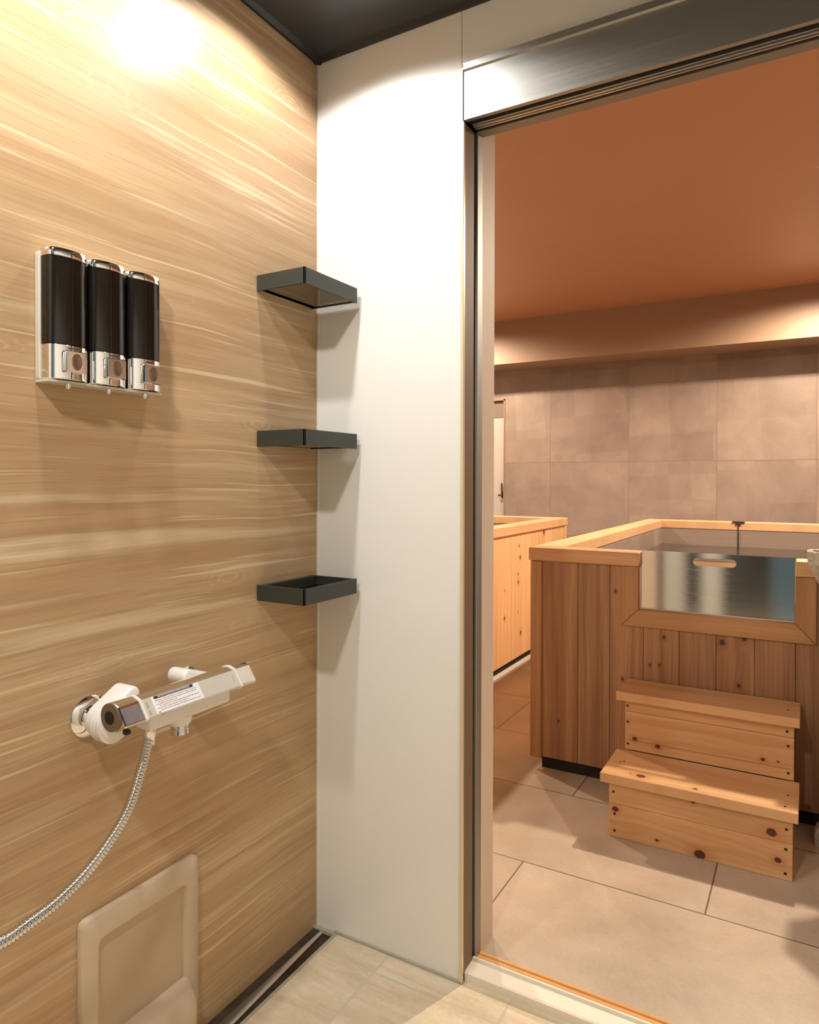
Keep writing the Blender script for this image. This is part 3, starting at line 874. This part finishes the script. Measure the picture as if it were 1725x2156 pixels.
# inner liner of stone tile, with walls and bed
ln = MB()
ln.box(0.168, 0.235, 1.30, 3.465, 0.05, 0.822).box(1.85, 1.92, 1.30, 3.465, 0.05, 0.822).box(0.168, 1.92, 3.455, 3.525, 0.05, 0.822)
ln.box(0.168, 0.546, 1.234, 1.30, 0.05, 0.822).box(1.054, 1.92, 1.234, 1.30, 0.05, 0.822).box(0.546, 1.054, 1.234, 1.30, 0.05, 0.64)
ln.box(0.235, 1.85, 1.30, 3.455, 0.05, 0.12)
ln.build('stone_liner', M_SIDETILE, tub)
# rim
M_CAPF = wood('cypress_rim_shade_toned', lin(206, 160, 114), lin(184, 138, 92), 'x', 'z', red=lin(160, 108, 66), board=False, seed=4.0)  # rim wood toned darker, the shade on its front put into the colour
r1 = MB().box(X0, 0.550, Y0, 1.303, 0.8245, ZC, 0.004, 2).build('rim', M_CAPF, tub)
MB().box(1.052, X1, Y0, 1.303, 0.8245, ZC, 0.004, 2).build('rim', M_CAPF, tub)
MB().box(X0, 0.232, 1.304, 3.459, 0.8245, ZC, 0.004, 2).build('rim', M_CAPY, tub)
MB().box(1.85, X1, 1.304, 3.459, 0.8245, ZC, 0.004, 2).build('rim', M_CAPY, tub)
MB().box(X0, X1, 3.46, Y1, 0.8245, ZC, 0.004, 2).build('rim', M_CAPX, tub)
# mitred frame round the notch
MB().prism([(0.487, 0.8235), (0.548, 0.8235), (0.548, 0.6675), (0.487, 0.6045)], 'y', 1.209, 1.2185, 0.0012, 1).build('notch_trim', M_FRAMEV, tub)
MB().prism([(1.052, 0.8235), (1.113, 0.8235), (1.113, 0.6045), (1.052, 0.6675)], 'y', 1.209, 1.2185, 0.0012, 1).build('notch_trim', M_FRAMEV, tub)
MB().prism([(0.4875, 0.6035), (0.5485, 0.6665), (1.0515, 0.6665), (1.1125, 0.6035)], 'y', 1.209, 1.2185, 0.0012, 1).build('notch_trim', M_FRAMEH, tub)
MB().box(0.549, 1.051, 1.2187, 1.30, 0.642, 0.6670).build('notch_sill', M_FRAMEH, tub)
# steel weir plate with a hand slot
PY = 1.236
pl = MB()
q = bmesh.new()
def loop_(pts):
    vs = [q.verts.new((a, PY, b)) for a, b in pts]
    return [q.edges.new((vs[i], vs[(i + 1) % len(vs)])) for i in range(len(vs))]
es = loop_([(0.5515, 0.669), (1.0505, 0.669), (1.0505, 0.8835), (0.5515, 0.8835)]) + loop_(rrect(0.731, 0.872, 0.838, 0.866, 0.0139, 8))
bmesh.ops.triangle_fill(q, edges=es, use_beauty=True, use_dissolve=False)
rf = bmesh.ops.extrude_face_region(q, geom=list(q.faces))
for v_ in [g for g in rf['geom'] if isinstance(g, bmesh.types.BMVert)]:
    v_.co.y += 0.005
bmesh.ops.recalc_face_normals(q, faces=q.faces)
pl.add(q)
M_PLATE = brushed('brushed_steel_plate', (0.62, 0.61, 0.58, 1), 0.10, 'x', 0.05)
_t = M_PLATE.node_tree; _tn = _t.nodes.new('ShaderNodeTangent'); _tn.direction_type = 'RADIAL'; _tn.axis = 'Z'
_b = _t.nodes['Principled BSDF']; _t.links.new(_tn.outputs[0], _b.inputs['Tangent']); _b.inputs['Anisotropic'].default_value = 0.97; _b.inputs['Anisotropic Rotation'].default_value = 0.25
tag_pl = pl.build('steel_plate', M_PLATE, tub)
tag_pl['label'] = 'stainless plate with an oval hand slot'

# bath water
tag(MB().box(0.2352, 1.8498, 1.3002, 3.4548, 0.121, WATER_Z).build('bath_water', M_WATER), 'still clear water filling the large cedar-clad tub', 'water', kind='stuff')

# float gauge hanging from the far rim
gz = thing('rim_hook', 'thin dark T-shaped metal hook on the far rim of the cedar tub', 'hook', (0.70, 3.45, 0.876))
MB().box(0.660, 0.735, 3.444, 3.468, 0.8770, 0.8815, 0.002, 1).build('hook_bar', M_DRAIN_D, gz)
MB().tube([(0.697, 3.4480, 0.877), (0.697, 3.4480, 0.60)], 0.0042, 10).box(0.680, 0.714, 3.4450, 3.4530, 0.860, 0.876, 0.002, 1).build('rod', M_DRAIN_D, gz)

# --- second tub
t2 = thing('wooden_bathtub', 'smaller pale cypress bathtub at the far left beyond the aisle', 'bathtub', (-1.2, 2.4, 0.0))
mb = MB()
boards(mb, 'y', [1.215, 1.36, 1.505, 1.65, 1.795, 1.94, 2.085, 2.23, 2.375, 2.52, 2.665, 2.812, 2.957, 3.102, 3.247, 3.379, 3.50], -0.470, -0.457, 0.055, 0.813)
mb.build('right_side_boards', M_BOARDS2, t2)
mb = MB()
boards(mb, 'x', [-1.93 + 0.1465 * k for k in range(11)], 1.215, 1.228, 0.055, 0.813)
mb.build('front_boards', M_BOARDS, t2)
mb = MB()
boards(mb, 'x', [-1.93 + 0.1465 * k for k in range(11)], 3.515, 3.528, 0.055, 0.813)
mb.build('back_boards', M_BOARDS, t2)
MB().box(-0.470, -0.447, 3.502, 3.54, 0.05, 0.813, 0.002, 1).build('corner_post', M_CAPX, t2)
MB().box(-1.92, -0.480, 1.24, 3.50, 0.0, 0.056).build('toe_kick', M_VOID, t2)
MB().box(-1.94, -0.452, 1.22, 3.52, 0.0002, 0.010, 0.002, 1).build('white_plinth', M_WPLAST, t2)
ln = MB()
ln.box(-0.53, -0.472, 1.23, 3.51, 0.06, 0.812).box(-1.92, -1.86, 1.23, 3.51, 0.06, 0.812).box(-1.86, -0.53, 3.45, 3.51, 0.06, 0.812).box(-1.86, -0.53, 1.23, 1.29, 0.06, 0.812).box(-1.86, -0.53, 1.29, 3.45, 0.06, 0.12)
ln.build('stone_liner', M_SIDETILE, t2)
MB().box(-0.55, -0.440, 1.302, 3.449, 0.8135, 0.869, 0.006, 3).build('rim', M_CAPY, t2)
MB().box(-1.95, -1.84, 1.302, 3.449, 0.8135, 0.869, 0.006, 3).build('rim', M_CAPY, t2)
MB().box(-1.95, -0.440, 3.45, 3.55, 0.8135, 0.869, 0.006, 3).build('rim', M_CAPX, t2)
MB().box(-1.95, -0.440, 1.20, 1.301, 0.8135, 0.869, 0.006, 3).build('rim', M_CAPX, t2)

# ================================================================ STEP STOOL
st = thing('step_stool', 'two-tier knotty pine step stool standing against the cedar tub', 'step stool', (0.80, 1.0, 0.0))
MB().box(0.513, 1.069, 0.812, 1.046, 0.175, 0.205, 0.0015, 1).build('lower_tread', M_PINE_T, st)
MB().box(0.513, 1.069, 1.022, 1.203, 0.380, 0.410, 0.0015, 1).build('upper_tread', M_PINE_T, st)
MB().box(0.538, 1.055, 0.829, 0.845, 0.0005, 0.106, 0.001, 1).box(0.538, 1.055, 0.829, 0.845, 0.107, 0.1745, 0.001, 1).build('lower_riser', M_PINE_L, st)
MB().box(0.538, 1.053, 1.049, 1.064, 0.2055, 0.239, 0.001, 1).box(0.538, 1.053, 1.049, 1.064, 0.240, 0.338, 0.001, 1).box(0.538, 1.053, 1.049, 1.064, 0.339, 0.3795, 0.001, 1).build('upper_riser', M_PINE_U, st)
for (xa, xb) in ((0.539, 0.555), (1.037, 1.053)):
    MB().prism([(0.846, 0.0005), (0.846, 0.1745), (1.0475, 0.1745), (1.0655, 0.1745), (1.0655, 0.3795), (1.198, 0.3795), (1.198, 0.0005)], 'x', xa, xb).build('side_panel', M_PINE_U, st)
M_SCREW = plain('dark_screw', lin(70, 36, 20), 0.4, 0.4)
for yf, spots in ((0.8290, ((0.552, 0.145), (0.556, 0.075), (0.556, 0.021), (1.039, 0.147), (1.038, 0.09), (1.037, 0.020))),
                  (1.0490, ((0.546, 0.358), (0.547, 0.302), (0.548, 0.226), (1.034, 0.357), (1.037, 0.312), (1.038, 0.227)))):
    for p in spots:
        MB().lathe([(0.0042, 0), (0.0042, 0.0008), (0.002, 0.0010), (0.0, 0.0006)], (p[0], yf, p[1]), (0, -1, 0), 14).build('screw', M_SCREW, st)
for p in ((1.035, 0.845, 0.205), (1.035, 1.10, 0.410), (0.56, 1.09, 0.410), (1.04, 0.93, 0.205), (0.56, 0.94, 0.205)):
    MB().lathe([(0.0035, 0), (0.0035, 0.0006), (0.0, 0.0004)], p, (0, 0, 1), 14).build('screw', M_SCREW, st)

# ================================================================ STONE BASIN at the right edge
sb = thing('stone_basin', 'rough granite basin on a pedestal at the right edge, beside the steps', 'basin', (1.165, 1.116, 0.0))
def facet(prof, c, n=8, rot=PI / 8, jit=0.0):
    m_ = MB(); q = bmesh.new(); rings = []
    for r, h_ in prof:
        rings.append([q.verts.new((c[0] + r * math.cos(rot + 2 * PI * i / n), c[1] + r * math.sin(rot + 2 * PI * i / n), c[2] + h_)) for i in range(n)])
    for A, B in zip(rings, rings[1:]):
        for i in range(n):
            q.faces.new((A[i], A[(i + 1) % n], B[(i + 1) % n], B[i]))
    q.faces.new(rings[0][::-1]); q.faces.new(rings[-1])
    bmesh.ops.recalc_face_normals(q, faces=q.faces)
    bmesh.ops.subdivide_edges(q, edges=q.edges, cuts=4, use_grid_fill=True)
    for v_ in q.verts:
        v_.co += Vector((random.uniform(-1, 1), random.uniform(-1, 1), random.uniform(-1, 1))) * 0.0022
    m_.add(q)
    return m_
facet([(0.035, 0.79), (0.084, 0.882), (0.086, 0.92), (0.072, 0.921), (0.064, 0.89), (0.04, 0.85)], (1.165, 1.116, 0.0)).build('bowl', M_STONE, sb, True, 30)
facet([(0.062, 0.0), (0.058, 0.04), (0.04, 0.07), (0.034, 0.74), (0.035, 0.79)], (1.165, 1.116, 0.0)).build('pedestal', M_STONE, sb, True, 30)

for o in bpy.data.objects:
    if '_base' in o:
        del o['_base']
